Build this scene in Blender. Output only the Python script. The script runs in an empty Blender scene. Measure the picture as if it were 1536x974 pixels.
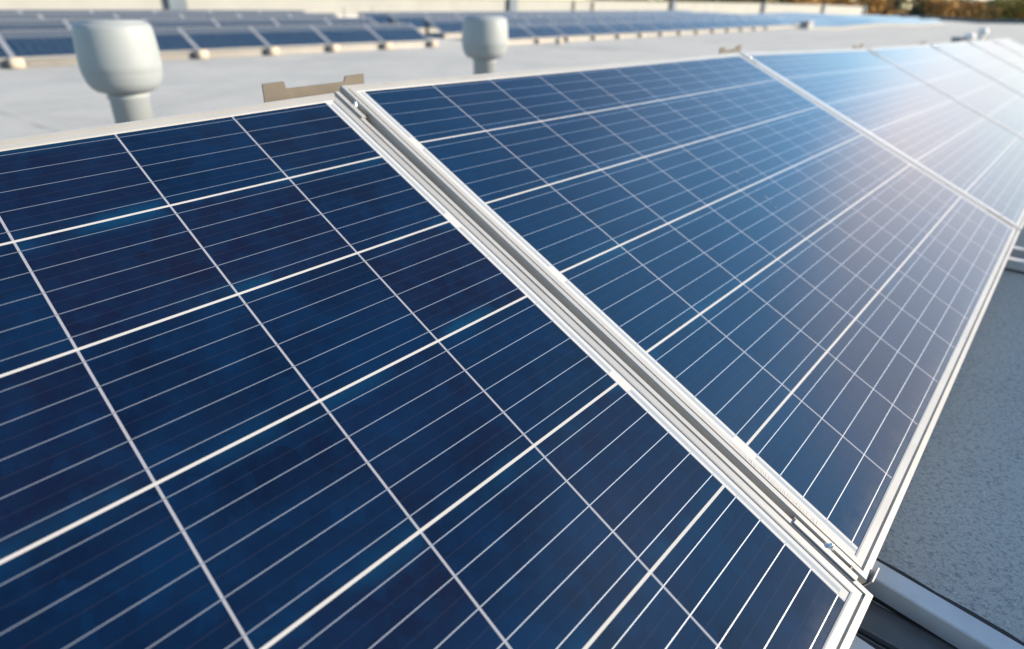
import bpy, bmesh, math, random
from mathutils import Vector, Matrix, noise

random.seed(11)
R = math.radians
sc = bpy.context.scene
COL = sc.collection

# ------------------------------------------------------------------ camera
cam_d = bpy.data.cameras.new('camera')
cam = bpy.data.objects.new('camera', cam_d)
COL.objects.link(cam)
cam.location = (0, 0, 0)
cam.rotation_euler = (R(90 - 26.0703), 0, 0)
cam_d.sensor_width = 36
cam_d.lens = 21.3277
cam_d.shift_x = 0.034443
cam_d.shift_y = -0.020696
cam_d.clip_start = 0.02
cam_d.clip_end = 3000
cam_d.dof.use_dof = True
cam_d.dof.focus_distance = 0.68
cam_d.dof.aperture_fstop = 3.2
sc.camera = cam

# ------------------------------------------------------------------ sky and sun
SUN_AZ, SUN_EL = 93.0, 20.0            # clockwise from +Y
sun_dir = Vector((math.sin(R(SUN_AZ)) * math.cos(R(SUN_EL)), math.cos(R(SUN_AZ)) * math.cos(R(SUN_EL)), math.sin(R(SUN_EL))))
world = bpy.data.worlds.new('World')
sc.world = world
world.use_nodes = True
wn, wl = world.node_tree.nodes, world.node_tree.links
wn.clear()
sky = wn.new('ShaderNodeTexSky')
sky.sky_type = 'NISHITA'
sky.sun_disc = False
sky.sun_elevation = R(SUN_EL)
sky.sun_rotation = R(SUN_AZ)
sky.air_density = 1.0
sky.dust_density = 0.5
sky.ozone_density = 1.0
geo = wn.new('ShaderNodeTexCoord')


def wmath(op, a, b=None, clamp=False):
    n = wn.new('ShaderNodeMath'); n.operation = op; n.use_clamp = clamp
    for i, v in enumerate((a, b)):
        if v is None: continue
        if isinstance(v, (int, float)): n.inputs[i].default_value = v
        else: wl.new(v, n.inputs[i])
    return n.outputs[0]


def wramp(v, lo, hi):
    n = wn.new('ShaderNodeMapRange'); n.interpolation_type = 'SMOOTHSTEP'
    wl.new(v, n.inputs[0]); n.inputs[1].default_value = lo; n.inputs[2].default_value = hi
    return n.outputs[0]


def wdot(az, el):
    d = Vector((math.sin(R(az)) * math.cos(R(el)), math.cos(R(az)) * math.cos(R(el)), math.sin(R(el))))
    n = wn.new('ShaderNodeVectorMath'); n.operation = 'DOT_PRODUCT'
    wl.new(geo.outputs['Generated'], n.inputs[0]); n.inputs[1].default_value = d
    return n.outputs['Value']


mp = wn.new('ShaderNodeMapping'); mp.inputs['Scale'].default_value = (1.0, 1.0, 2.2)
wl.new(geo.outputs['Generated'], mp.inputs['Vector'])
nz = wn.new('ShaderNodeTexNoise'); nz.inputs['Scale'].default_value = 3.2; nz.inputs['Detail'].default_value = 6; nz.inputs['Roughness'].default_value = 0.55
nz.inputs['Distortion'].default_value = 0.4
wl.new(mp.outputs[0], nz.inputs['Vector'])
# a bright bank of thin cloud low on the side of the sun, thinning out upwards
bank = wramp(wdot(64, -4), 0.85, 0.915)
veil = wramp(wdot(80, 33), 0.90, 0.985)
puff = wramp(nz.outputs['Fac'], 0.40, 0.66)
dens = wmath('MAXIMUM', wmath('MULTIPLY', bank, wmath('ADD', wmath('MULTIPLY', puff, 0.45), 0.6)), wmath('MULTIPLY', veil, wmath('ADD', wmath('MULTIPLY', puff, 0.28), 0.02)))
dens = wmath('MAXIMUM', dens, wmath('MULTIPLY', puff, 0.05))
dens = wmath('MINIMUM', dens, 1.0)
haze = wmath('MAXIMUM', wmath('MULTIPLY', veil, 0.75), wmath('MULTIPLY', wramp(wdot(66, 22), 0.80, 0.97), wmath('ADD', wmath('MULTIPLY', puff, 0.30), 0.55)))
hz = wn.new('ShaderNodeMix'); hz.data_type = 'RGBA'
wl.new(haze, hz.inputs[0]); hz.inputs[7].default_value = (1.9, 4.6, 7.8, 1)
mix = wn.new('ShaderNodeMix'); mix.data_type = 'RGBA'
wl.new(dens, mix.inputs[0])
tint = wn.new('ShaderNodeMix'); tint.data_type = 'RGBA'; tint.blend_type = 'MULTIPLY'; tint.inputs[0].default_value = 1.0
wl.new(sky.outputs[0], tint.inputs[6]); tint.inputs[7].default_value = (0.88, 0.98, 1.02, 1)      # clear autumn blue
wl.new(tint.outputs[2], hz.inputs[6]); wl.new(hz.outputs[2], mix.inputs[6])
sepz = wn.new('ShaderNodeSeparateXYZ'); wl.new(geo.outputs['Generated'], sepz.inputs[0])
ccol = wn.new('ShaderNodeMix'); ccol.data_type = 'RGBA'
wl.new(wramp(sepz.outputs[2], 0.04, 0.20), ccol.inputs[0])
ccol.inputs[6].default_value = (5.0, 4.65, 4.6, 1); ccol.inputs[7].default_value = (7.6, 6.95, 7.0, 1)
wl.new(ccol.outputs[2], mix.inputs[7])
bg = wn.new('ShaderNodeBackground'); bg.inputs['Strength'].default_value = 0.128
out = wn.new('ShaderNodeOutputWorld')
wl.new(mix.outputs[2], bg.inputs['Color'])
wl.new(bg.outputs[0], out.inputs['Surface'])

sun_l = bpy.data.lights.new('sun', 'SUN')
sun_l.energy = 4.9
sun_l.angle = R(0.6)
sun_l.color = (1.0, 0.85, 0.66)
sun = bpy.data.objects.new('sun', sun_l)
COL.objects.link(sun)
sun.rotation_euler = sun_dir.to_track_quat('Z', 'Y').to_euler()
sun.location = (10, 0, 12)

sc.view_settings.view_transform = 'Standard'
sc.view_settings.look = 'None'
sc.view_settings.exposure = 1.1
sc.view_settings.gamma = 1.0
sc.cycles.max_bounces = 6
sc.cycles.sample_clamp_indirect = 6

# ------------------------------------------------------------------ row coordinates
AZ = R(43.9)
U2 = Vector((math.sin(AZ), math.cos(AZ), 0))      # along the rows, away to the right
V2 = Vector((math.cos(AZ), -math.sin(AZ), 0))     # down the slope of the panels
T = R(25.6)                                       # tilt of the panels


def P(s, t, z=0.0):
    return U2 * s + V2 * t + Vector((0, 0, z))


def lerp_table(tab, x):
    if x <= tab[0][0]: return tab[0][1]
    for (a, fa), (b, fb) in zip(tab, tab[1:]):
        if x <= b: return fa + (fb - fa) * (x - a) / (b - a)
    return tab[-1][1]


NEAR = [(-16, -.80), (-1, -.690), (.6, -.632), (2.2, -.660), (3.85, -.715), (5.5, -.760), (7.1, -.80), (8.75, -.845), (10.4, -.89), (16, -1.06), (25, -1.14), (40, -1.16), (50, -1.42), (60, -1.37), (75, -1.70), (130, -2.2)]
FAR = [(-16, -.97), (0, -.97), (9.2, -1.005), (12.5, -1.03), (15, -1.10), (40, -1.135), (45, -1.30), (50, -1.42), (60, -1.36), (75, -1.68), (130, -2.2)]
RISE = [(-34, .62), (-24, .60), (-19.4, .33), (-17.6, .25), (-15.7, .15), (-13.8, 0), (-10, 0)]


def roof_z(s, t):
    n, f = lerp_table(NEAR, s), lerp_table(FAR, s)
    k = min(1, max(0, (-t - 1.3) / 10.5))
    return n * (1 - k) + f * k + lerp_table(RISE, t)


# ------------------------------------------------------------------ material helpers
def new_mat(name):
    m = bpy.data.materials.new(name); m.use_nodes = True
    nt = m.node_tree; nt.nodes.clear()
    o = nt.nodes.new('ShaderNodeOutputMaterial'); b = nt.nodes.new('ShaderNodeBsdfPrincipled')
    nt.links.new(b.outputs[0], o.inputs[0])
    return m, nt, b


class NB:
    """a small node builder"""
    def __init__(s, nt): s.nt = nt
    def put(s, v, sock):
        if isinstance(v, (int, float)): sock.default_value = v
        elif isinstance(v, tuple): sock.default_value = v if len(v) == 4 or sock.type == 'VECTOR' else (*v, 1)
        else: s.nt.links.new(v, sock)
    def m(s, op, a, b=None, c=None, clamp=False):
        n = s.nt.nodes.new('ShaderNodeMath'); n.operation = op; n.use_clamp = clamp
        for i, v in enumerate((a, b, c)):
            if v is not None: s.put(v, n.inputs[i])
        return n.outputs[0]
    def mix(s, f, a, b):
        n = s.nt.nodes.new('ShaderNodeMix'); n.data_type = 'RGBA'
        s.put(f, n.inputs[0]); s.put(a, n.inputs[6]); s.put(b, n.inputs[7])
        return n.outputs[2]
    def mixf(s, f, a, b):
        n = s.nt.nodes.new('ShaderNodeMix'); n.data_type = 'FLOAT'
        s.put(f, n.inputs[0]); s.put(a, n.inputs[2]); s.put(b, n.inputs[3])
        return n.outputs[0]
    def step(s, v, lo, hi):
        n = s.nt.nodes.new('ShaderNodeMapRange'); n.interpolation_type = 'SMOOTHSTEP'
        s.put(v, n.inputs[0]); s.put(lo, n.inputs[1]); s.put(hi, n.inputs[2])
        return n.outputs[0]
    def noise(s, vec, scale, detail=3, rough=.5, w=None):
        n = s.nt.nodes.new('ShaderNodeTexNoise')
        if w is not None: n.noise_dimensions = '4D'; s.put(w, n.inputs['W'])
        s.put(vec, n.inputs['Vector']); n.inputs['Scale'].default_value = scale
        n.inputs['Detail'].default_value = detail; n.inputs['Roughness'].default_value = rough
        return n.outputs['Fac']
    def coord(s, which='Object'):
        return s.nt.nodes.new('ShaderNodeTexCoord').outputs[which]
    def bump(s, h, strength, dist, b):
        n = s.nt.nodes.new('ShaderNodeBump'); n.inputs['Strength'].default_value = strength; n.inputs['Distance'].default_value = dist
        s.put(h, n.inputs['Height']); s.nt.links.new(n.outputs[0], b.inputs['Normal'])


def plain(name, col, rough=.5, metal=0., var=.12, scale=8., bump=0., bscale=60., col2=None):
    m, nt, b = new_mat(name); k = NB(nt)
    v = k.coord()
    n = k.noise(v, scale, 5, .6)
    a = tuple(c * (1 - var) for c in col); c2 = col2 or tuple(min(1, c * (1 + var)) for c in col)
    nt.links.new(k.mix(k.step(n, .3, .7), a, c2), b.inputs['Base Color'])
    b.inputs['Roughness'].default_value = rough; b.inputs['Metallic'].default_value = metal
    if bump: k.bump(k.noise(v, bscale, 3), bump, .002, b)
    return m


# ------------------------------------------------------------------ mesh helpers
def obj(name, bm, mat, parent=None, smooth=False):
    me = bpy.data.meshes.new(name); bmesh.ops.recalc_face_normals(bm, faces=bm.faces[:]); bm.to_mesh(me); bm.free()
    if smooth:
        for p in me.polygons: p.use_smooth = True
    for m in (mat if isinstance(mat, list) else [mat]): me.materials.append(m)
    o = bpy.data.objects.new(name, me); COL.objects.link(o)
    if parent: o.parent = parent
    return o


def tag(o, label=None, cat=None, group=None, kind=None):
    if label: o['label'] = label
    if cat: o['category'] = cat
    if group: o['group'] = group
    if kind: o['kind'] = kind
    return o


def empty(name, loc=(0, 0, 0), rz=0):
    o = bpy.data.objects.new(name, None); o.empty_display_size = .1
    o.location = loc; o.rotation_euler = (0, 0, rz); COL.objects.link(o)
    return o


def copy_tree(o, parent=None):
    c = o.copy(); COL.objects.link(c); c.parent = parent
    for ch in [x for x in bpy.data.objects if x.parent == o]:
        copy_tree(ch, c)
    return c


def box(bm, x0, x1, y0, y1, z0, z1, M=None, bevel=0.0):
    vs = [bm.verts.new((x, y, z)) for x in (x0, x1) for y in (y0, y1) for z in (z0, z1)]
    F = [(0, 1, 3, 2), (4, 6, 7, 5), (0, 4, 5, 1), (2, 3, 7, 6), (0, 2, 6, 4), (1, 5, 7, 3)]
    fs = [bm.faces.new([vs[i] for i in f]) for f in F]
    if bevel:
        es = list({e for f in fs for e in f.edges})
        r = bmesh.ops.bevel(bm, geom=es, offset=bevel, segments=2, affect='EDGES', profile=.5)
        vs = list({v for v in vs if v.is_valid} | set(r['verts']))
    if M is not None: bmesh.ops.transform(bm, matrix=M, verts=[v for v in vs if v.is_valid])
    return vs


def lathe(bm, prof, seg=48, c=(0, 0, 0)):
    rings = []
    for r, z in prof:
        rings.append([bm.verts.new((c[0] + r * math.cos(2 * math.pi * i / seg), c[1] + r * math.sin(2 * math.pi * i / seg), c[2] + z)) for i in range(seg)])
    for a, b in zip(rings, rings[1:]):
        for i in range(seg): bm.faces.new((a[i], a[(i + 1) % seg], b[(i + 1) % seg], b[i]))
    bm.faces.new(rings[0]); bm.faces.new(rings[-1])


def sweep(bm, prof, axis_pts):
    """closed 2-D profile (a, b) carried along straight path: points are (origin, dir_a, dir_b)"""
    rings = [[bm.verts.new(o + da * a + db * b) for a, b in prof] for o, da, db in axis_pts]
    n = len(prof)
    for r0, r1 in zip(rings, rings[1:]):
        for i in range(n): bm.faces.new((r0[i], r0[(i + 1) % n], r1[(i + 1) % n], r1[i]))
    bm.faces.new(rings[0]); bm.faces.new(rings[-1])


def tube(bm, pts, r, seg=10):
    pts = [Vector(p) for p in pts]; rings = []
    for i, p in enumerate(pts):
        d = (pts[min(i + 1, len(pts) - 1)] - pts[max(i - 1, 0)]).normalized()
        a = d.cross(Vector((0, 0, 1)))
        if a.length < 1e-3: a = Vector((1, 0, 0))
        a.normalize(); b = a.cross(d)
        rr = r[i] if isinstance(r, (list, tuple)) else r
        rings.append([bm.verts.new(p + (a * math.cos(2 * math.pi * k / seg) + b * math.sin(2 * math.pi * k / seg)) * rr) for k in range(seg)])
    for a, b in zip(rings, rings[1:]):
        for i in range(seg): bm.faces.new((a[i], a[(i + 1) % seg], b[(i + 1) % seg], b[i]))
    bm.faces.new(rings[0]); bm.faces.new(rings[-1])


ORD = 'first second third fourth fifth sixth seventh eighth ninth tenth eleventh twelfth thirteenth fourteenth fifteenth sixteenth seventeenth eighteenth nineteenth twentieth twenty-first twenty-second twenty-third twenty-fourth twenty-fifth twenty-sixth twenty-seventh'.split()

# ------------------------------------------------------------------ materials
CP, CS = 0.1549, 0.1587                      # cell pitch along / across the strings
W_, H_ = 1.617, 0.976                        # outer size of a module


def cell_mat(name, grey_top=False):
    m, nt, b = new_mat(name); k = NB(nt)
    vec = k.coord('Object')
    sp = nt.nodes.new('ShaderNodeSeparateXYZ'); nt.links.new(vec, sp.inputs[0])
    x, y = sp.outputs[0], sp.outputs[1]
    rnd = nt.nodes.new('ShaderNodeObjectInfo').outputs['Random']
    cu = k.m('DIVIDE', k.m('ADD', x, CP * 5), CP)
    cv = k.m('DIVIDE', k.m('SUBTRACT', y, .488 - CS * 3), CS)
    fu, fv = k.m('FRACT', cu), k.m('FRACT', cv)
    du = k.m('MULTIPLY', k.m('SUBTRACT', .5, k.m('ABSOLUTE', k.m('SUBTRACT', fu, .5))), CP)      # metres to the cell edge
    dv = k.m('MULTIPLY', k.m('SUBTRACT', .5, k.m('ABSOLUTE', k.m('SUBTRACT', fv, .5))), CS)
    inside = k.m('LESS_THAN', k.m('ABSOLUTE', x), CP * 5 - .0002)
    # one random value per cell
    cid = nt.nodes.new('ShaderNodeCombineXYZ')
    k.put(k.m('FLOOR', cu), cid.inputs[0]); k.put(k.m('FLOOR', cv), cid.inputs[1]); k.put(rnd, cid.inputs[2])
    wn_ = nt.nodes.new('ShaderNodeTexWhiteNoise'); nt.links.new(cid.outputs[0], wn_.inputs['Vector'])
    cr = wn_.outputs['Value']
    # polycrystalline silicon: soft clouds and crystal flakes
    cloud = k.noise(vec, 9, 4, .6, k.m('MULTIPLY_ADD', cr, 9., k.m('MULTIPLY', rnd, 40.)))
    vo = nt.nodes.new('ShaderNodeTexVoronoi'); vo.inputs['Scale'].default_value = 110; nt.links.new(vec, vo.inputs['Vector'])
    flake = nt.nodes.new('ShaderNodeSeparateColor'); nt.links.new(vo.outputs['Color'], flake.inputs[0])
    painted_sky = nt.nodes.new('ShaderNodeObjectInfo').outputs['Color']
    bs = nt.nodes.new('ShaderNodeSeparateColor'); nt.links.new(painted_sky, bs.inputs[0])
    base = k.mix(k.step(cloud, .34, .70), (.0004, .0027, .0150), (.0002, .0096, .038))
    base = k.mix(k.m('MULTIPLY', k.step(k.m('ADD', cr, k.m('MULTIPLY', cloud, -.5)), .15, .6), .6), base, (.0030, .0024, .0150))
    base = k.mix(k.m('MULTIPLY', bs.outputs[0], .75), base, (.0004, .021, .062))  # sky reflection painted into the cell colour, by object colour
    base = k.mix(k.m('MULTIPLY', flake.outputs[0], .30), base, (.0008, .010, .030))
    vo2 = nt.nodes.new('ShaderNodeTexVoronoi'); vo2.inputs['Scale'].default_value = 62; vo2.inputs['Randomness'].default_value = 1.; wv = nt.nodes.new('ShaderNodeVectorMath'); wv.operation = 'MULTIPLY_ADD'; nz2 = nt.nodes.new('ShaderNodeTexNoise'); nz2.inputs['Scale'].default_value = 90; nz2.inputs['Detail'].default_value = 3
    nt.links.new(vec, nz2.inputs['Vector']); nt.links.new(nz2.outputs['Color'], wv.inputs[0]); wv.inputs[1].default_value = (.016, .016, .016); nt.links.new(vec, wv.inputs[2])
    nt.links.new(wv.outputs[0], vo2.inputs['Vector'])
    fl2 = nt.nodes.new('ShaderNodeSeparateColor'); nt.links.new(vo2.outputs['Color'], fl2.inputs[0])
    base = k.mix(k.m('MULTIPLY', k.step(fl2.outputs[1],   .35, 1.), .22), base, (.0003, .0150, .054))
    base = k.mix(k.m('MULTIPLY', k.step(fl2.outputs[2], .5, 1.), .15), base, (.0022, .0026, .014))
    # teal bloom near the long cell edges (thinner coating there)
    halo = k.m('MULTIPLY', k.m('SUBTRACT', 1., k.step(dv, .001, .027)), k.step(k.noise(vec, 14, 2), .38, .68))
    base = k.mix(k.m('MULTIPLY', halo, k.m('MULTIPLY_ADD', cr, .55, .12)), base, (.0003, .033, .085))
    # faint scribe lines half way between the busbars
    f5 = k.m('FRACT', k.m('ADD', k.m('MULTIPLY', fv, 5), 0.0))
    dsc = k.m('MULTIPLY', k.m('SUBTRACT', .5, k.m('ABSOLUTE', k.m('SUBTRACT', f5, .5))), CS / 5)
    scribe = k.m('MULTIPLY', k.m('LESS_THAN', dsc, .00030), k.m('GREATER_THAN', dv, .006))
    base = k.mix(k.m('MULTIPLY', scribe, .5), base, (.022, .022, .036))
    # busbars: five per cell
    dbb = k.m('MULTIPLY', k.m('ABSOLUTE', k.m('SUBTRACT', f5, .5)), CS / 5)
    bus = k.m('SUBTRACT', 1., k.step(dbb, .00032, .00052))
    gap_u = k.m('SUBTRACT', 1., k.step(du, .00105, .00130))
    gap_v = k.m('SUBTRACT', 1., k.step(dv, .00140, .00170))
    edge_v = k.m('SUBTRACT', 1., k.step(dv, .0019, .0026))
    base = k.mix(k.m('MULTIPLY', edge_v, .5), base, (.018, .016, .014))
    sheet_col = k.mix(k.step(k.noise(vec, 30, 3), .3, .7), (.36, .37, .40), (.40, .40, .42))
    # ribbons show as a grey hair across the narrow gaps
    col = k.mix(bus, base, (.36, .385, .42))
    col = k.mix(k.m('MULTIPLY', gap_u, k.m('SUBTRACT', 1., k.m('MULTIPLY', bus, .45))), col, (.23, .24, .275))
    col = k.mix(gap_v, col, (.38, .378, .375))
    # margin outside the cells: white backsheet with the cross ribbons
    em = k.m('SUBTRACT', k.m('ABSOLUTE', x), CP * 5)
    half = k.m('MULTIPLY', k.m('ADD', cv, k.mixf(k.m('GREATER_THAN', x, 0.), 1., 0.)), .5)
    fh = k.m('FRACT', half)
    dh = k.m('MULTIPLY', k.m('SUBTRACT', .5, k.m('ABSOLUTE', k.m('SUBTRACT', fh, .5))), CS * 2)
    rib = k.m('MULTIPLY', k.m('MULTIPLY', k.m('GREATER_THAN', em, .0030), k.m('LESS_THAN', em, .0085)), k.m('GREATER_THAN', dh, .016))
    tabs = k.m('MULTIPLY', k.m('LESS_THAN', em, .0031), bus)
    mar = k.mix(k.m('MAXIMUM', rib, tabs), (.42, .42, .415), (.25, .28, .31))
    col = k.mix(inside, mar, col)
    # sparse dust specks and a thin uneven film of dust on the glass
    v2 = nt.nodes.new('ShaderNodeTexVoronoi'); v2.inputs['Scale'].default_value = 17; nt.links.new(vec, v2.inputs['Vector'])
    sc2 = nt.nodes.new('ShaderNodeSeparateColor'); nt.links.new(v2.outputs['Color'], sc2.inputs[0])
    speck = k.m('MULTIPLY', k.m('LESS_THAN', v2.outputs['Distance'], k.m('MULTIPLY', sc2.outputs[1], .035)), k.m('GREATER_THAN', sc2.outputs[0], .90))
    col = k.mix(k.m('MULTIPLY', speck, .7), col, (.55, .54, .52))
    film = k.step(k.noise(vec, 3.2, 6, .65, k.m('MULTIPLY', rnd, 31.)), .42, .8)
    col = k.mix(k.m('MULTIPLY', film, .004), col, (.55, .52, .48))
    low = k.m('MULTIPLY', k.m('SUBTRACT', 1., k.step(k.m('ADD', y, k.m('MULTIPLY', k.noise(vec, 22, 4, .65), .05)), .035, .075)), k.noise(vec, 60, 4, .7))
    col = k.mix(k.m('MULTIPLY', low, .16), col, (.30, .28, .25))
    rv = nt.nodes.new('ShaderNodeMapping'); rv.inputs['Scale'].default_value = (55, 2.2, 1); nt.links.new(vec, rv.inputs[0])
    runs = k.m('MULTIPLY', k.step(k.noise(rv.outputs[0], 1., 4, .6, k.m('MULTIPLY', rnd, 17.)), .60, .80), k.step(k.noise(vec, 4, 2), .45, .7))
    col = k.mix(k.m('MULTIPLY', runs, .010), col, (.40, .38, .34))
    metal = k.m('MULTIPLY', k.m('MULTIPLY', bus, inside), .8)
    if grey_top:
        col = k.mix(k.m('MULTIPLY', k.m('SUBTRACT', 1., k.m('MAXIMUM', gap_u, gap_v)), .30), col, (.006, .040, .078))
        # greyer band across the upper third of the glass
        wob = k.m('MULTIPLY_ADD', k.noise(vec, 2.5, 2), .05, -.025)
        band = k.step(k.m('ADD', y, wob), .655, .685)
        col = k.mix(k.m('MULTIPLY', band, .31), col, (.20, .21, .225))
    nt.links.new(col, b.inputs['Base Color'])
    nt.links.new(metal, b.inputs['Metallic'])
    b.inputs['Roughness'].default_value = .42
    b.inputs['Specular IOR Level'].default_value = 0.
    b.inputs['Coat Weight'].default_value = 1.0
    b.inputs['Coat IOR'].default_value = 1.38
    nt.links.new(k.m('MULTIPLY_ADD', film, .05, .11), b.inputs['Coat Roughness'])
    return m


M_CELL = cell_mat('photovoltaic_cells')
M_FAR_CELL = cell_mat('photovoltaic_cells_far', True)
M_FRAME = plain('anodised_aluminium', (.335, .33, .316), .36, .15, .05, 12)
M_RAIL = plain('mill_aluminium', (.46, .455, .46), .45, .1, .08, 20)
M_STEEL = plain('stainless_steel', (.70, .69, .66), .25, .85, .06, 40)
M_RUBBER = plain('black_rubber', (.018, .018, .018), .8, 0, .2, 40)
M_STRIP = plain('pale_blue_strip', (.20, .215, .24), .5, .1, .08, 10)
M_FILLER = plain('grey_filler', (.46, .50, .50), .6, 0, .1, 30)
M_WHITE = plain('white_plastic', (.55, .55, .54), .55, 0, .05, 5)
M_SPLASH = plain('dried_dirt', (.075, .115, .17), .7, 0, .3, 200)
M_SHADE = plain('overhang_shade_black', (.075, .078, .082), .55, 0, .2, 15)
M_CABLE = plain('black_cable', (.012, .012, .014), .45, 0, .2, 40)
M_GALV = plain('galvanised_sheet', (.082, .069, .053), .55, .2, .12, 25)
M_VENT = plain('grey_vent_plastic', (.238, .262, .272), .6, 0, .05, 5)
M_SKIRT = plain('beige_sheet', (.118, .110, .096), .5, .1, .1, 3)
M_BLOCK = plain('cream_concrete', (.40, .345, .275), .85, 0, .1, 20)
M_WALL = plain('cream_render', (.275, .276, .258), .8, 0, .05, .8)
M_POST = plain('blue_grey_cladding', (.075, .105, .14), .6, 0, .1, 3)
M_COPING = plain('pale_coping', (.19, .178, .155), .5, .1, .1, 3)
M_EDGE = plain('dark_edge_flashing', (.06, .10, .125), .5, .1, .15, 1.5)
M_BOX = plain('blue_grey_box', (.11, .15, .20), .5, .1, .1, 5)
M_GBOX = plain('grey_box', (.24, .24, .25), .5, .1, .1, 5)
M_MARK = plain('grey_print', (.40, .40, .39), .6, 0, .1, 30)
M_BARK = plain('bark', (.07, .05, .035), .9, 0, .25, 6)


def roof_mat():
    m, nt, b = new_mat('mineral_felt'); k = NB(nt)
    v = k.coord('Object')
    grit = k.noise(v, 380, 2, .75); grit2 = k.noise(v, 185, 3, .75); blot = k.noise(v, 1.3, 5, .6); big = k.noise(v, .28, 4, .55)
    mpn = nt.nodes.new('ShaderNodeMapping'); mpn.inputs['Rotation'].default_value = (0, 0, AZ); mpn.inputs['Scale'].default_value = (1.2, .12, 1)
    nt.links.new(v, mpn.inputs[0])
    streak = k.noise(mpn.outputs[0], 1.6, 5, .6)
    col = k.mix(k.step(blot, .3, .7), (.465, .445, .405), (.525, .50, .455))
    col = k.mix(k.m('MULTIPLY', k.step(big, .45, .75), .45), col, (.245, .255, .265))
    col = k.mix(k.m('MULTIPLY', k.step(streak, .5, .75), .22), col, (.24, .245, .25))
    col = k.mix(k.m('MULTIPLY', k.step(grit, .42, .66), .55), col, (.19, .205, .22))
    col = k.mix(k.m('MULTIPLY', k.step(grit, .56, .68), .85), col, (.70, .70, .685))
    col = k.mix(k.m('MULTIPLY', k.step(grit2, .47, .66), .60), col, (.12, .135, .15))
    pud = k.noise(v, .55, 6, .62)
    ring = k.m('MULTIPLY', k.step(pud, .50, .53), k.m('SUBTRACT', 1., k.step(pud, .53, .60)))
    col = k.mix(k.m('MULTIPLY', ring, .16), col, (.20, .20, .185))
    # lapped seams between the felt sheets (every metre across the rows) 
    sp = nt.nodes.new('ShaderNodeSeparateXYZ'); nt.links.new(v, sp.inputs[0])
    s_ = k.m('ADD', k.m('MULTIPLY', sp.outputs[0], math.sin(AZ)), k.m('MULTIPLY', sp.outputs[1], math.cos(AZ)))
    wob = k.m('MULTIPLY_ADD', k.noise(v, 2.2, 3), .05, -.025)
    fs = k.m('FRACT', k.m('DIVIDE', k.m('ADD', k.m('SUBTRACT', s_, 1.05), wob), 3.0))
    ds = k.m('MULTIPLY', k.m('SUBTRACT', .5, k.m('ABSOLUTE', k.m('SUBTRACT', fs, .5))), 3.0)
    t_ = k.m('SUBTRACT', k.m('MULTIPLY', sp.outputs[0], math.cos(AZ)), k.m('MULTIPLY', sp.outputs[1], math.sin(AZ)))
    seam = k.m('MULTIPLY', k.m('MULTIPLY', k.m('LESS_THAN', t_, -2.), k.m('SUBTRACT', 1., k.step(ds, .006, .016))), k.step(k.noise(v, 1.1, 3), .35, .6))
    col = k.mix(k.m('MULTIPLY', seam, .55), col, (.085, .09, .095))
    nt.links.new(col, b.inputs['Base Color'])
    b.inputs['Roughness'].default_value = .9; b.inputs['Specular IOR Level'].default_value = .2
    k.bump(k.m('ADD', grit, k.m('MULTIPLY', grit2, 1.2)), .55, .0035, b)
    return m


M_ROOF = roof_mat()
M_LAND = plain('autumn_field', (.075, .075, .035), .95, 0, .3, .05)

# ------------------------------------------------------------------ setting: land and roof
bm = bmesh.new()
N = 24
for i in range(N + 1):
    for j in range(N + 1):
        x = -1500 + 3000 * i / N; y = -1500 + 3000 * j / N
        bm.verts.new((x, y, -9.5))
bm.verts.ensure_lookup_table()
for i in range(N):
    for j in range(N):
        a = i * (N + 1) + j
        bm.faces.new((bm.verts[a], bm.verts[a + N + 1], bm.verts[a + N + 2], bm.verts[a + 1]))
tag(obj('ground', bm, M_LAND), kind='structure')

s_list = [-14 + .5 * i for i in range(0, 62)] + [17 + 1.5 * i for i in range(0, 64)]
s_list = sorted({round(s, 3) for s in s_list if s <= 112} | {.6, 2.2, 3.85, 7.1, 9.2, 112.0})
t_list = sorted({-24.0, -22, -20.5, -19.4, -18.5, -17.6, -16.6, -15.7, -14.8, -13.8, -12.8, -11.8} | {-10.5 + .8 * i for i in range(12)} | {-1.3, -.6, 0, .6, 1.2, 2, 4, 8, 14})
bm = bmesh.new()
gv = [[bm.verts.new(P(s, t, roof_z(s, t))) for t in t_list] for s in s_list]
for a, b_ in zip(gv, gv[1:]):
    for j in range(len(t_list) - 1): bm.faces.new((a[j], b_[j], b_[j + 1], a[j + 1]))
# the edges of the roof run down to the ground as the walls of the hall
rim = [g[0] for g in gv] + gv[-1][1:] + [g[-1] for g in reversed(gv[:-1])] + list(reversed(gv[0][1:-1]))
low = [bm.verts.new((v.co.x, v.co.y, -9.6)) for v in rim]
for i in range(len(rim)):
    j = (i + 1) % len(rim); bm.faces.new((rim[i], rim[j], low[j], low[i]))
roof = obj('flat_roof', bm, M_ROOF, smooth=True)
tag(roof, kind='structure')

# ------------------------------------------------------------------ solar panels
ZG = .036        # top of the glass above the underside of the frame


def frame_bm():
    prof = [(0, 0), (0, ZG + .0008), (.0010, ZG + .0020), (.0072, ZG + .0022), (.0078, ZG - .0008), (.0096, ZG - .0008), (.0102, ZG + .0018), (.0180, ZG + .0014), (.0196, ZG + .0009), (.0200, ZG + .0003),
            (.0200, ZG - .0010), (.0120, ZG - .0060), (.0030, ZG - .0060), (.0030, .002), (.026, .002), (.026, 0)]
    bm = bmesh.new()
    rings = []
    for sx, sy in ((-1, 0), (1, 0), (1, 1), (-1, 1)):
        rings.append([bm.verts.new((sx * (W_ / 2 - d), (H_ - d) if sy else d, z)) for d, z in prof])
    n = len(prof)
    for c in range(4):
        a, b2 = rings[c], rings[(c + 1) % 4]
        for i in range(n): bm.faces.new((a[i], a[(i + 1) % n], b2[(i + 1) % n], b2[i]))
    return bm


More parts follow.
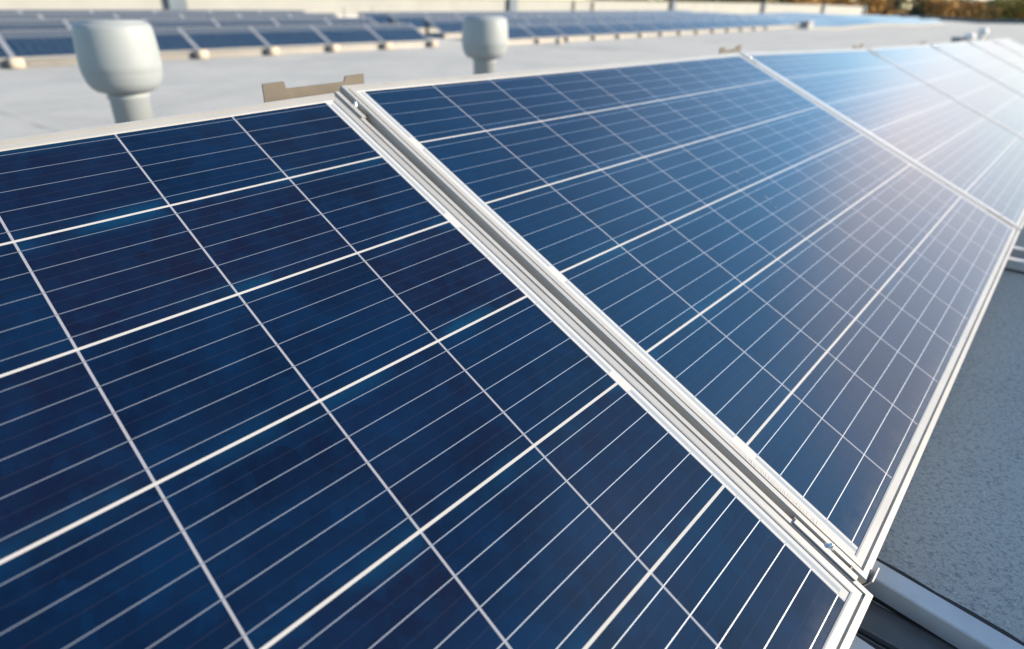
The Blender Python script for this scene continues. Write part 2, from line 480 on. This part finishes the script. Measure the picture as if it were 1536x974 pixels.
def sheet_bm():
    bm = bmesh.new()
    box(bm, -W_ / 2 + .013, W_ / 2 - .013, .013, H_ - .013, ZG - .0048, ZG)
    return bm


def make_panel(mat, name='solar_panel'):
    r = empty(name)
    obj('frame', frame_bm(), M_FRAME, r)
    obj('cell_sheet', sheet_bm(), mat, r)
    b = bmesh.new(); box(b, -.06, .06, H_ - .19, H_ - .09, ZG - .026, ZG - .0052, bevel=.004)
    obj('junction_box', b, M_CABLE, r)
    return r



def place(o, M3, loc):
    o.matrix_world = Matrix.Translation(loc) @ M3.to_4x4()


def basis(x, tilt=T):
    """panel axes: x along the row, y up the slope, z out of the glass"""
    x = x.normalized()
    y = -V2 * math.cos(tilt) + Vector((0, 0, math.sin(tilt)))
    y = (y - x * y.dot(x)).normalized()
    z = x.cross(y)
    return Matrix((x, y, z)).transposed()


G_ROW = 'large solar panels of the nearest row'
panels = []                                    # (object, 3x3 axes, origin at the middle of the lower edge)
first = make_panel(M_CELL)
B1 = Matrix(((0.7033277, -0.6507665, 0.286065), (0.7103284, 0.6277347, -0.3184064), (0.0276353, 0.4271441, 0.9037611)))
L1 = Vector((-0.172358, -0.1357077, -0.5988453))
B2 = Matrix(((0.6888202, -0.6486634, 0.3236704), (0.7248036, 0.6246528, -0.2906349), (-0.0136574, 0.4347927, 0.900427)))
L2 = Vector((0.9536408, 1.0397497, -0.5860877))
place(first, B1, L1)
panels.append((first, B1, L1))
second = copy_tree(first); place(second, B2, L2); panels.append((second, B2, L2))
corner = L2 + B2 @ Vector((W_ / 2, H_, ZG))
for nxt in ((2.016, 3.400, -.195), (3.142, 4.575, -.235), (4.269, 5.749, -.271), (5.395, 6.924, -.314), (6.522, 8.099, -.348)):
    nxt = Vector(nxt); x = (nxt - corner).normalized()
    B = basis(x)
    L = corner + x * .011 + B @ Vector((W_ / 2, -H_, -ZG))
    o = copy_tree(first); place(o, B, L); panels.append((o, B, L)); corner = L + B @ Vector((W_ / 2, H_, ZG))
for (o, _, _), lab in zip(panels, (
        'nearest dark navy solar panel in white frame, filling the lower left of the view',
        'long blue solar panel between the open grooved joint and the pale far joint',
        'solar panel washed pale by sky reflection, just beyond the long blue panel',
        'fourth solar panel along the near row, pale with reflected cloud',
        'fifth solar panel along the near row, three from its far end',
        'sixth solar panel along the near row, next to last at the far end',
        'farthest solar panel of the near row, at its far right corner')):
    tag(o, lab, 'solar panel', G_ROW)

for (o, _, _), f in zip(panels, (.06, .75, .8, .8, .8, .8, .8)):  # strength of the painted sky blue for each panel
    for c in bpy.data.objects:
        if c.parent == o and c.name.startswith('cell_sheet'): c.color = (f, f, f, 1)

# printed numbers on the frame of the second panel, too worn to read
b = bmesh.new(); random.seed(5)
yy = .066
for k in range(30):
    w = random.choice((.0007, .0009, .0012)); h = random.choice((.0030, .0042, .0046))
    x0 = -W_ / 2 + .0128
    if k % 7 not in (3,):
        box(b, x0, x0 + h, yy, yy + w, ZG + .0014, ZG + .0020)
        if random.random() < .45: box(b, x0 + (0 if random.random() < .5 else h - .0008), x0 + .0008 + (0 if random.random() < .5 else h * .4), yy + w, yy + w + .0013, ZG + .0014, ZG + .00195)
    yy += random.uniform(.0024, .0040)
fr = [c for c in bpy.data.objects if c.parent == second and c.name.startswith('frame')][0]
obj('serial_marking', b, M_MARK, fr)


b = bmesh.new(); random.seed(9)
for x0, y0, rr in ((-.0844, .5333, .0085), (-.091, .518, .0045), (-.0972, .5006, .004), (-.0975, .4745, .0035), (-.1038, .4461, .0065), (-.112, .432, .004), (-.1201, .4172, .0045)):
    n = 14; ring = [b.verts.new((x0 + rr * .6 * random.uniform(.6, 1.15) * math.cos(6.283 * i / n), y0 + rr * .6 * random.uniform(.7, 1.5) * math.sin(6.283 * i / n), ZG + .0004)) for i in range(n)]
    b.faces.new(ring); cap = [b.verts.new((v.co.x, v.co.y, ZG - .0005)) for v in ring]
    for i in range(n): b.faces.new((ring[i], ring[(i + 1) % n], cap[(i + 1) % n], cap[i]))
sh = [c for c in bpy.data.objects if c.parent == second and c.name.startswith('cell_sheet')][0]
obj('dried_splash', b, M_SPLASH, sh)


# ------------------------------------------------------------------ clamps, rails, brackets of the near row
def make_clamp():
    """origin: right end of a panel's lower edge line, x across the joint, y up the slope"""
    r = empty('panel_clamp'); Lc = .076
    b = bmesh.new()
    box(b, -.0062, .0016, 0, Lc, ZG + .0026, ZG + .0046, bevel=.0005)
    box(b, .0004, .0018, 0, Lc, .010, ZG + .0030)
    box(b, .0018, .0092, 0, Lc, .010, .0116)
    box(b, .0088, .0100, 0, Lc, .010, ZG - .003)
    obj('channel', b, M_FRAME, r)
    b = bmesh.new()
    lathe(b, [(.0022, .0116), (.0022, ZG - .004), (.0052, ZG - .0038), (.0054, ZG - .0022), (.0048, ZG - .002), (.0048, ZG + .0034), (.0040, ZG + .0046), (.0022, ZG + .0047), (.0022, ZG + .0085), (.0014, ZG + .0092)], 14, (.0056, Lc * .47, 0))
    obj('bolt', b, M_STEEL, r, True)
    b = bmesh.new()
    box(b, .0015, .0095, Lc * .10, Lc * .10 + .0018, .0116, ZG + .0030)
    obj('spring_tab', b, M_GALV, r)
    return r


def joint_matrix(k):
    _, B, L = panels[k]
    return B, L + B @ Vector((W_ / 2 + .0008, 0, 0))


clamp0 = make_clamp()
hook = bmesh.new()
box(hook, .0125, .036, .0062, .0076, .002, ZG + .0030)
box(hook, .0130, .034, .0076, .020, -.0035, -.0015)
box(hook, -.0005, .0124, .0010, .020, .016, .0176)
box(hook, -.0005, .0124, -.0004, .0010, -.008, .0176)
hook0 = empty('hook_plate_holder')
hk = obj('hook_plate', hook, M_FRAME)
bpy.data.objects.remove(hook0)
names = ['open nearest joint', 'second joint', 'third joint', 'fourth joint', 'fifth joint', 'last joint']
for k in range(6):
    B, J = joint_matrix(k)
    for end, yb in (('lower', .021), ('upper', .898)):
        c = clamp0 if (k == 0 and end == 'lower') else copy_tree(clamp0)
        place(c, B, J + B @ Vector((0, yb, 0)))
        tag(c, 'silver channel clamp with bolt at the %s end of the near row\'s %s' % (end, names[k]), 'clamp', 'clamps in the panel joints')
    if k:
        b = bmesh.new()
        pr = [(-.010, ZG + .0024), (.021, ZG + .0024), (.0208, ZG + .0027), (.013, ZG + .0036), (-.002, ZG + .0036), (-.0098, ZG + .0027)]
        r0, r1 = [[b.verts.new((x, y_, z)) for x, z in pr] for y_ in (.001, H_ - .001)]
        for i in range(6): b.faces.new((r0[i], r0[(i + 1) % 6], r1[(i + 1) % 6], r1[i]))
        b.faces.new(r0); b.faces.new(r1)
        o = obj('joint_cover', b, M_FRAME); place(o, B, J)
        tag(o, 'flat pale strip closing the %s of the near row' % names[k], 'cover strip', 'cover strips in the far joints')
    h = hk if k == 0 else hk.copy()
    if k: COL.objects.link(h)
    place(h, B, J)
    tag(h, 'thin cream plate under the lower corner at the %s of the near row' % names[k], 'bracket', 'hook plates under the panel corners')

# pale strip added in the open joint so its depth doesn't look dark
B, J = joint_matrix(0)
b = bmesh.new(); box(b, -.0004, .0150, .100, .894, ZG - .030, ZG - .0125)
o = obj('joint_filler', b, M_FILLER); place(o, B, J)
tag(o, 'pale grey filler strip added deep in the open joint between the two nearest panels', 'filler strip')

RAIL_H = .031


def make_rail(length):
    r = empty('mounting_rail')
    b = bmesh.new()
    # hollow-looking profile with a slot in its top, run along +y
    w = .0155; h0 = .006; h = RAIL_H
    prof = [(-w, h0), (w, h0), (w, h - .001), (w - .001, h), (.005, h), (.005, h - .006), (-.005, h - .006), (-.005, h), (-w + .001, h), (-w, h - .001)]
    prof = [(-w, h0), (w, h0), (w, h - .0015), (w - .0015, h), (-w + .0015, h), (-w, h - .0015)]
    n0 = [b.verts.new((x, 0, z)) for x, z in prof]; n1 = [b.verts.new((x, length, z)) for x, z in prof]
    for i in range(len(prof)): b.faces.new((n0[i], n0[(i + 1) % len(prof)], n1[(i + 1) % len(prof)], n1[i]))
    b.faces.new(n0); b.faces.new(n1)
    obj('profile', b, M_RAIL, r)
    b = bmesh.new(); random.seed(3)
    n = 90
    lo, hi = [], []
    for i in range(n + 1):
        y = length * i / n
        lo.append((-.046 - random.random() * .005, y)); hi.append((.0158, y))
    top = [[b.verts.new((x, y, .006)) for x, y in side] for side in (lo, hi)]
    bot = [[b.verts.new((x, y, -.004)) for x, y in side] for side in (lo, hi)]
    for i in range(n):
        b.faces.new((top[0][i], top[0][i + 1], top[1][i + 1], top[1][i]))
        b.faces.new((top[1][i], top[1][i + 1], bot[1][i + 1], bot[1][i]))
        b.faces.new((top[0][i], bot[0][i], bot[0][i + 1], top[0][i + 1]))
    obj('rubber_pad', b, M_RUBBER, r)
    return r


rail0 = make_rail(3.1)
s_joint = []
for k in range(6):
    B, J = joint_matrix(k)
    s_joint.append(J.dot(U2) + .005)
for k, sj in enumerate(s_joint):
    for side, off in (('right', .1005 if k == 0 else .065), ('left', -.025 if k == 0 else -.065)):
        o = rail0 if (k == 0 and side == 'right') else copy_tree(rail0)
        s_ = sj + off
        yaw = R(-7.0) if k == 0 else 0
        o.location = P(s_ - math.tan(yaw) * 1.12, -1.12, roof_z(s_, 0))
        o.rotation_euler = (0, 0, math.atan2(V2.y, V2.x) - math.pi / 2 + yaw)
        lab = 'grey roof rail, %s one of the pair under the %s of the near row' % ('outer' if side == 'right' else 'inner', ['nearest joint', 'second joint', 'third joint', 'fourth joint', 'fifth joint', 'last joint'][k])
        tag(o, lab, 'rail', 'mounting rails on the roof')


def make_bracket(h_ear, h_low, width):
    """bent support plate behind the upper edge: origin on the roof, x along the row, y towards the panel's back"""
    r = empty('rear_bracket'); hw = width / 2; e = .038
    pts = [(-hw, 0), (hw, 0), (hw - .002, h_ear), (hw - .040, h_ear - .001), (hw - .044, h_low + .001), (-hw + e + .003, h_low - .001), (-hw + e, h_ear - .001), (-hw + .001, h_ear - .002)]
    b = bmesh.new()
    f = [b.verts.new((x, 0, z)) for x, z in pts]; g = [b.verts.new((x, .003, z)) for x, z in pts]
    b.faces.new(f); b.faces.new(g)
    for i in range(len(pts)): b.faces.new((f[i], f[(i + 1) % len(pts)], g[(i + 1) % len(pts)], g[i]))
    obj('plate', b, M_GALV, r)
    b = bmesh.new(); box(b, -hw, hw, -.07, 0, -.004, .003)
    obj('foot_flange', b, M_GALV, r)
    b = bmesh.new(); box(b, -.014, .014, .003, .05, h_low - .045, h_low - .040); box(b, -.014, .014, .048, .051, h_low - .07, h_low - .040)
    obj('tongue', b, M_GALV, r)
    return r


br0 = None
for k, sj in enumerate(s_joint):
    B, J = joint_matrix(k)
    ztop = (J + B @ Vector((0, H_, ZG))).z
    c_s = sj - .013 if k == 0 else sj + .055
    t_ = -.930 if k == 0 else -.955
    zr = roof_z(c_s, t_)
    br = make_bracket(ztop + (.021 if k == 0 else .016) - zr, ztop + (.010 if k == 0 else .004) - zr, .196 if k == 0 else .176)
    br.location = P(c_s, t_, zr); br.rotation_euler = (0, 0, math.pi / 2 - AZ)
    tag(br, 'bent tan bracket with raised ears behind the %s of the near row' % names[k], 'bracket', 'rear brackets behind the near row')

b = bmesh.new(); rows = []  # dark sheet added for the shade under the panel overhang
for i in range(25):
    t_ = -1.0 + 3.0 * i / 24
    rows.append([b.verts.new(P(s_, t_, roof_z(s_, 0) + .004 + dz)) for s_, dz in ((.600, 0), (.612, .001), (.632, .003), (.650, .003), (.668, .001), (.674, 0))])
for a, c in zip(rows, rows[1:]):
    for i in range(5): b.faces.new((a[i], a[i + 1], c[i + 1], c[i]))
o = obj('shade_sheet', b, M_SHADE, None, True)
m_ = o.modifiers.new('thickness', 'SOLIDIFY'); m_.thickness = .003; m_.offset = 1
tag(o, 'thin black sheet added for shade on the roof between the two nearest rails', 'added shade sheet')
b = bmesh.new()
tube(b, [P(.600, -.5, -.612), P(.601, -.2, -.612), P(.603, .0, -.608), P(.606, .08, -.610), P(.612, .20, -.615), P(.62, .6, -.620)], .0042, 10)
cab = obj('cable', b, M_CABLE, None, True)
tag(cab, 'black cable running out beneath the lower corner of the nearest panel', 'cable')

# the next row of panels, behind the camera: its back shades the roof beside the near row
for k in range(9):
    s0 = -1.9 + 1.64 * k
    a, c = roof_z(s0, 1.85), roof_z(s0 + 1.62, 1.85)
    x = P(1.62, 0, c - a)
    B = basis(x); o = copy_tree(first)
    place(o, B, P(s0 + .81, 1.86, (a + c) / 2 + .085))
    tag(o, 'solar panel of the next row, behind the photographer and outside the photo', 'solar panel', 'panels of the row behind the camera')

# ------------------------------------------------------------------ roof vents
def make_vent(name='roof_vent'):
    r = empty(name)
    b = bmesh.new()
    lathe(b, [(.084, -.03), (.084, .42), (.090, .425), (.090, .44), (.084, .46)], 48)
    obj('pipe', b, M_VENT, r, True)
    b = bmesh.new()
    R_ = .170
    prof = [(.086, .450), (.100, .452), (.122, .460), (.142, .476), (.156, .500), (.163, .530), (.1645, .5345), (.1640, .538), (.1670, .542), (.1690, .575), (.1685, .62), (.1650, .68), (.1600, .725), (.1545, .742), (.143, .752), (.128, .755), (.1265, .7585), (.125, .762), (.06, .764)]
    lathe(b, prof, 64)
    obj('cap', b, M_VENT, r, True)
    b = bmesh.new()
    lathe(b, [(.20, -.02), (.20, .006), (.19, .012), (.10, .016), (.092, .06), (.086, .062)], 48)
    obj('flange', b, M_GBOX, r, True)
    return r


v0 = make_vent()
for o, (x, y, top), lab, sc_ in ((v0, (-1.40, 2.56, -.047), 'large pale grey roof vent with rounded cap at the left, closest to the camera', .86),
                                 (copy_tree(v0), (.060, 4.83, -.061), 'smaller looking grey roof vent standing behind the long blue panel', 1.0)):
    s_, t_ = Vector((x, y, 0)).dot(U2), Vector((x, y, 0)).dot(V2)
    zr = roof_z(s_, t_)
    o.location = (x, y, zr); o.scale = (sc_, sc_, (top - zr) / .764)
    tag(o, lab, 'roof vent', 'roof vents')

# ------------------------------------------------------------------ rows in the background
far_panel = make_panel(M_FAR_CELL)
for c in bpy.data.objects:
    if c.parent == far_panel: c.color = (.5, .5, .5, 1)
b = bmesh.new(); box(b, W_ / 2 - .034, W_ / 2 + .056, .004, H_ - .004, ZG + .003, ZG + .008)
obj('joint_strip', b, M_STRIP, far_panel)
far_used = False


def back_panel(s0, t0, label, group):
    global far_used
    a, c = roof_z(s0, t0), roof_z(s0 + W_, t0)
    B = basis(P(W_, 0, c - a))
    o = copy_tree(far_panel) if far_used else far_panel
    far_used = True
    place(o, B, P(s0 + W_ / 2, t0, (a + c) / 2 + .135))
    tag(o, label, 'solar panel', group)


def skirt(s0, s1, t0, label):
    b = bmesh.new(); n = max(2, int((s1 - s0) / .8)); rows = []
    for i in range(n + 1):
        s_ = s0 + (s1 - s0) * i / n; z = roof_z(s_, t0)
        rows.append([b.verts.new(P(s_, t0 + dt, z + dz)) for dt, dz in ((.06, .005), (.018, .118), (.0, .128), (-.006, .125), (.012, .112), (.05, .005))])
    for a, c in zip(rows, rows[1:]):
        for i in range(6): b.faces.new((a[i], a[(i + 1) % 6], c[(i + 1) % 6], c[i]))
    b.faces.new(rows[0]); b.faces.new(rows[-1])
    tag(obj('wind_deflector', b, M_SKIRT), label, 'wind deflector', 'sheet skirts along the back rows')


def make_block(): 
    b = bmesh.new(); box(b, -.115, .115, -.11, .11, 0, .19, bevel=.05)
    return obj('ballast_block', b, M_BLOCK, None, True)


blk0 = make_block(); blk_used = [False]


def block(s_, t_, label, k=1.0):
    o = blk0 if not blk_used[0] else blk0.copy()
    if blk_used[0]: COL.objects.link(o)
    blk_used[0] = True
    o.location = P(s_, t_, roof_z(s_, t_) - .005); o.rotation_euler = (0, 0, math.pi / 2 - AZ + random.uniform(-.1, .1)); o.scale = (k, k, k)
    tag(o, label, 'ballast block', 'cream blocks along the back rows')


ROWS = [(-13.8, 'front'), (-15.7, 'second'), (-17.6, 'third'), (-19.4, 'rearmost')]
PITCH = 1.64
for t0, rn in ROWS:
    for k in range(7):
        back_panel(12.45 - PITCH * (k + 1) + .012, t0, '%s blue panel from the aisle in the %s row of the left background block' % (ORD[k], rn), 'panels of the left background block')
    skirt(12.45 - PITCH * 7, 12.44, t0, 'beige sheet along the foot of the %s row of the left block' % rn)
for k in range(7):
    block(12.45 - PITCH * k, -13.68, 'cream ballast block at the foot of the left block, %s from the aisle' % ORD[k])
for t0, rn in ROWS:
    st = 15.56 if rn == 'front' else 14.76
    n = 16
    for k in range(n):
        back_panel(st + PITCH * k, t0, '%s panel from the aisle in the %s row of the middle background block' % (ORD[k], rn), 'panels of the middle background block')
    skirt(st, st + PITCH * n, t0, 'beige sheet along the foot of the %s row of the middle block' % rn)
    # dark post under the open end of the row
    b = bmesh.new(); z0 = roof_z(st, t0)
    box(b, -.03, .03, -.05, .05, 0, .17); box(b, -.03, .03, -.86, -.78, 0, .53); box(b, -.012, .012, -.80, .02, .03, .07)
    o = obj('end_support', b, M_RUBBER)
    o.location = P(st + .06, t0 - .03, z0 - .003); o.rotation_euler = (0, 0, math.atan2(V2.y, V2.x) - math.pi / 2)
    tag(o, 'dark support frame under the aisle end of the %s row of the middle block' % rn, 'support', 'dark end supports at the aisle')
for k in range(14):
    block(15.55 + PITCH * k, -13.70, 'pale ballast block at the foot of the middle block, %s from the aisle' % ORD[k], .8)
block(17.45, -13.05, 'single cream block lying on the roof in front of the middle block', .95)
for t0, rn in ROWS:
    for k in range(27):
        back_panel(44.3 + PITCH * k, t0, '%s panel in the %s row of the far right background block, counted from its left' % (ORD[k], rn), 'panels of the far background block')
    skirt(44.3, 44.3 + PITCH * 27, t0, 'pale sheet along the foot of the %s row of the far block' % rn)

# boxes, small vents and rods on the roof
b = bmesh.new(); box(b, -.45, .45, -.25, .25, 0, .42, bevel=.02); box(b, -.48, .48, -.28, .28, .42, .45, bevel=.006)
o = obj('junction_cabinet', b, M_GBOX); o.location = P(42.6, -13.5, roof_z(42.6, -13.5) - .01); o.rotation_euler = (0, 0, math.pi / 2 - AZ)
tag(o, 'low grey cabinet in the gap between the middle and far panel blocks', 'cabinet')
b = bmesh.new(); box(b, -.16, .16, -.14, .14, 0, .36, bevel=.015); box(b, -.18, .18, -.16, .16, .36, .38, bevel=.005)
o = obj('roof_box', b, M_BOX); o.location = P(21.9, -3.0, roof_z(21.9, -3) - .01); o.rotation_euler = (0, 0, -.6)
tag(o, 'small dark blue box beside the two little white vents', 'box')


def small_vent(s_, t_, h, lab):
    r = empty('small_vent', P(s_, t_, roof_z(s_, t_) - .01))
    b = bmesh.new(); lathe(b, [(.07, 0), (.07, h * .62), (.065, h * .63)], 24); obj('pipe', b, M_WHITE, r, True)
    b = bmesh.new(); lathe(b, [(.075, h * .6), (.12, h * .64), (.135, h * .72), (.125, h * .9), (.09, h), (.03, h * 1.01)], 28); obj('cap', b, M_WHITE, r, True)
    tag(r, lab, 'roof vent', 'little white vents at the right')


small_vent(23.6, -3.0, .44, 'little white vent right beside the dark blue box')
small_vent(26.0, -3.0, .54, 'taller little white vent, farther from the dark blue box')
for s_, h, lab in ((15.6, .56, 'thin grey rod on the roof, left of the pair before the cream wall'), (17.0, .54, 'thin grey rod on the roof, right of the pair before the cream wall')):
    z = roof_z(s_, -22.3)
    r = empty('lightning_rod', P(s_, -22.3, z))
    b = bmesh.new(); lathe(b, [(.040, .05), (.035, h * .6), (.030, h)], 12); obj('rod', b, M_GBOX, r, True)
    b = bmesh.new(); lathe(b, [(.16, -.01), (.16, .05), (.13, .07), (.03, .08)], 20); obj('foot', b, M_GBOX, r, True)
    tag(r, lab, 'rod', 'pair of thin rods')

# ------------------------------------------------------------------ long cream wall, roof edge
TW = -24.0
wall = empty('long_wall', P(40, TW, roof_z(40, TW)))


def wtop(s_): return lerp_table([(-20, .36), (38, .31), (62, .24), (80, .12), (97, -.05)], s_)


def strip(name, ss, fz, t0, t1, mat, parent):
    b = bmesh.new(); rows = []
    for s_ in ss:
        z0, z1 = fz(s_)
        rows.append([b.verts.new(P(s_, t, z)) for t, z in ((t0, z0), (t1, z0), (t1, z1), (t0, z1))])
    for a, c in zip(rows, rows[1:]):
        for i in range(4): b.faces.new((a[i], a[(i + 1) % 4], c[(i + 1) % 4], c[i]))
    b.faces.new(rows[0]); b.faces.new(rows[-1])
    o = obj(name, b, mat, parent)
    if parent: o.matrix_parent_inverse = Matrix.Translation(parent.location).inverted()
    return o


ss = [-12 + i * 1.09 for i in range(101)]
strip('render', ss, lambda s: (-9.55, wtop(s)), TW - .3, TW, M_WALL, wall)
strip('coping', ss, lambda s: (wtop(s) + .002, wtop(s) + .05), TW - .34, TW + .04, M_COPING, wall)
strip('upstand', ss, lambda s: (roof_z(s, TW) - .1, roof_z(s, TW) + .14), TW + .001, TW + .05, M_RAIL, wall)
for s_ in (9.75, 27.6, 45.5, 62.7, 79.7, 96.0):
    strip('pilaster', [s_ - .31, s_ + .31], lambda s: (roof_z(s, TW) - .2, wtop(s) + .10), TW + .052, TW + .20, M_POST, wall)
for s_ in (33.3, 35.3):
    strip('downpipe', [s_ - .05, s_ + .05], lambda s: (roof_z(s, TW) - .1, wtop(s) - .02), TW + .055, TW + .14, M_COPING, wall)
tag(wall, 'long cream wall with blue grey pilasters behind the background panel rows', 'wall')

b = bmesh.new(); rows = []
for i in range(41):
    t = -24.0 + 38 * i / 40; z = roof_z(112, t)
    rows.append([b.verts.new(P(112 + ds, t, z + dz)) for ds, dz in ((-.05, -.1), (.35, -.1), (.35, .42), (-.05, .42))])
for a, c in zip(rows, rows[1:]):
    for i in range(4): b.faces.new((a[i], a[(i + 1) % 4], c[(i + 1) % 4], c[i]))
b.faces.new(rows[0]); b.faces.new(rows[-1])
tag(obj('roof_parapet', b, M_EDGE), 'dark blue edge flashing along the far end of the flat roof', 'parapet')


# ------------------------------------------------------------------ trees beyond the roof
def leaf_mat(name, a, b_):
    m, nt, b = new_mat(name); k = NB(nt)
    n = k.noise(k.coord('Object'), .9, 4, .6)
    r = nt.nodes.new('ShaderNodeObjectInfo').outputs['Random']
    c = k.mix(k.step(n, .32, .68), a, b_)
    nt.links.new(c, b.inputs['Base Color']); b.inputs['Roughness'].default_value = .8; b.inputs['Specular IOR Level'].default_value = .2
    return m


L_ORANGE = leaf_mat('orange_leaves', (.36, .19, .06), (.46, .28, .10))
L_BROWN = leaf_mat('brown_leaves', (.25, .16, .085), (.36, .24, .13))
L_OLIVE = leaf_mat('olive_leaves', (.20, .17, .05), (.32, .25, .07))
L_DARK = leaf_mat('dark_needles', (.035, .055, .032), (.07, .085, .045))


def make_tree(kind, mat, H, Wd, seed):
    rnd = random.Random(seed)
    r = empty({'broad': 'autumn_tree', 'fir': 'fir_tree'}[kind])
    b = bmesh.new()
    tube(b, [(0, 0, -.2), (.1, .05, H * .3), (.0, .1, H * .62), (.05, 0, H * .95)], [H * .022, H * .017, H * .010, .02], 8)
    for i in range(9):
        a = rnd.uniform(0, 6.28); z = H * rnd.uniform(.35, .75); l = Wd * rnd.uniform(.25, .42)
        tube(b, [(0, 0, z), (math.cos(a) * l * .5, math.sin(a) * l * .5, z + l * .3), (math.cos(a) * l, math.sin(a) * l, z + l * .75)], [H * .007, H * .004, .015], 5)
    obj('trunk', b, M_BARK, r)
    b = bmesh.new()
    lobes = []
    if kind == 'broad':
        for i in range(22):
            a = rnd.uniform(0, 6.28); q = math.sqrt(rnd.random()) * .38 * Wd; z = H * rnd.uniform(.40, .90)
            q *= 1.05 - .55 * max(0, z / H - .6) / .35
            lobes.append((Vector((math.cos(a) * q, math.sin(a) * q, z)), Wd * rnd.uniform(.10, .19)))
        lobes.append((Vector((0, 0, H * .9)), Wd * .13))
        for c, rad in lobes:
            for i in range(70):
                d = Vector((rnd.gauss(0, 1), rnd.gauss(0, 1), rnd.gauss(0, 1))).normalized() * rad * (rnd.random() ** .4) * 1.05
                leaf(b, c + d, rnd.uniform(.14, .30), rnd)
    else:
        n = 26
        for i in range(n):
            z = H * (.12 + .86 * i / n); rr = Wd * .5 * (1 - i / n) ** .8 + .12
            for j in range(max(8, int(44 * rr / (Wd * .5)))):
                a = rnd.uniform(0, 6.28); q = rr * rnd.random() ** .45
                leaf(b, Vector((math.cos(a) * q, math.sin(a) * q, z - q * .28 + rnd.uniform(-.15, .15))), rnd.uniform(.16, .32), rnd)
    obj('crown', b, mat, r)
    return r


def leaf(b, c, s, rnd):
    n = Vector((rnd.gauss(0, 1), rnd.gauss(0, 1), rnd.gauss(0, 1) + .4)).normalized()
    u = n.orthogonal().normalized(); u = Matrix.Rotation(rnd.uniform(0, 6.28), 3, n) @ u; v = n.cross(u)
    b.faces.new([b.verts.new(c + u * s * x + v * s * y) for x, y in ((-1, -.2), (-.3, -.8), (.7, -.6), (1, .3), (.1, .9), (-.7, .5))])


protos = {'o': make_tree('broad', L_ORANGE, 12, 8, 1), 'b': make_tree('broad', L_BROWN, 12, 7.5, 2), 'l': make_tree('broad', L_OLIVE, 12, 8.5, 3), 'd': make_tree('fir', L_DARK, 13, 6.5, 4)}
used = set()
WORD = {'o': ('orange', 'autumn tree'), 'b': ('brown', 'autumn tree'), 'l': ('yellow olive', 'autumn tree'), 'd': ('dark green', 'fir')}
# (column in the photograph, distance, kind, height of the top above the eye)
spec = [(905, 74, 'd', 2.2), (945, 80, 'b', 2.0), (985, 78, 'd', 2.4), (1030, 84, 'l', 2.2), (1072, 82, 'd', 2.6), (1105, 92, 'b', 2.3), (1140, 90, 'd', 2.6), (1172, 96, 'd', 2.4), (1205, 100, 'o', 2.2),
        (1238, 104, 'd', 2.6), (1262, 112, 'o', 2.0), (1290, 116, 'd', 2.5), (1315, 124, 'o', 2.2), (1345, 126, 'd', 2.8), (1372, 130, 'd', 2.4), (1396, 134, 'o', 1.9), (1422, 132, 'o', 1.3), (1446, 138, 'b', .8),
        (1468, 134, 'o', .6), (1490, 140, 'd', 1.5), (1508, 142, 'l', .9), (1530, 136, 'l', 1.3), (925, 95, 'o', 2.4), (1010, 100, 'b', 2.5), (1055, 104, 'b', 2.5), (1125, 112, 'l', 2.6), (1190, 118, 'b', 2.5), (1250, 126, 'b', 2.4), (1330, 140, 'b', 2.4), (1385, 146, 'b', 2.2), (1410, 150, 'd', 2.0), (1435, 150, 'b', 1.3), (1480, 150, 'b', 1.1), (1520, 152, 'o', 1.2), (1556, 140, 'd', 1.8), (1590, 138, 'o', 1.6)]
cnt = {}
tot = {k: sum(1 for q in spec if q[2] == k) for k in protos}
for x, d, kd, top in spec:
    az = math.atan2((x - 715) / 910.0, math.cos(R(26.07)) + math.sin(R(26.07)) * 0.49)
    o = protos[kd] if kd not in used else copy_tree(protos[kd])
    used.add(kd)
    o.location = (d * math.sin(az), d * math.cos(az), -9.5)
    hh = 13.0 if kd == 'd' else 11.6
    k = (top + 9.5) / hh
    o.scale = (k * random.uniform(1.15, 1.4), k * random.uniform(1.15, 1.4), k); o.rotation_euler = (0, 0, random.uniform(0, 6.28))
    cnt[kd] = cnt.get(kd, 0) + 1
    n = cnt[kd]
    lab = '%s %s beyond the roof, %s of its colour from the left' % (WORD[kd][0], WORD[kd][1], ORD[n - 1])
    tag(o, lab, 'tree', 'trees beyond the roof')
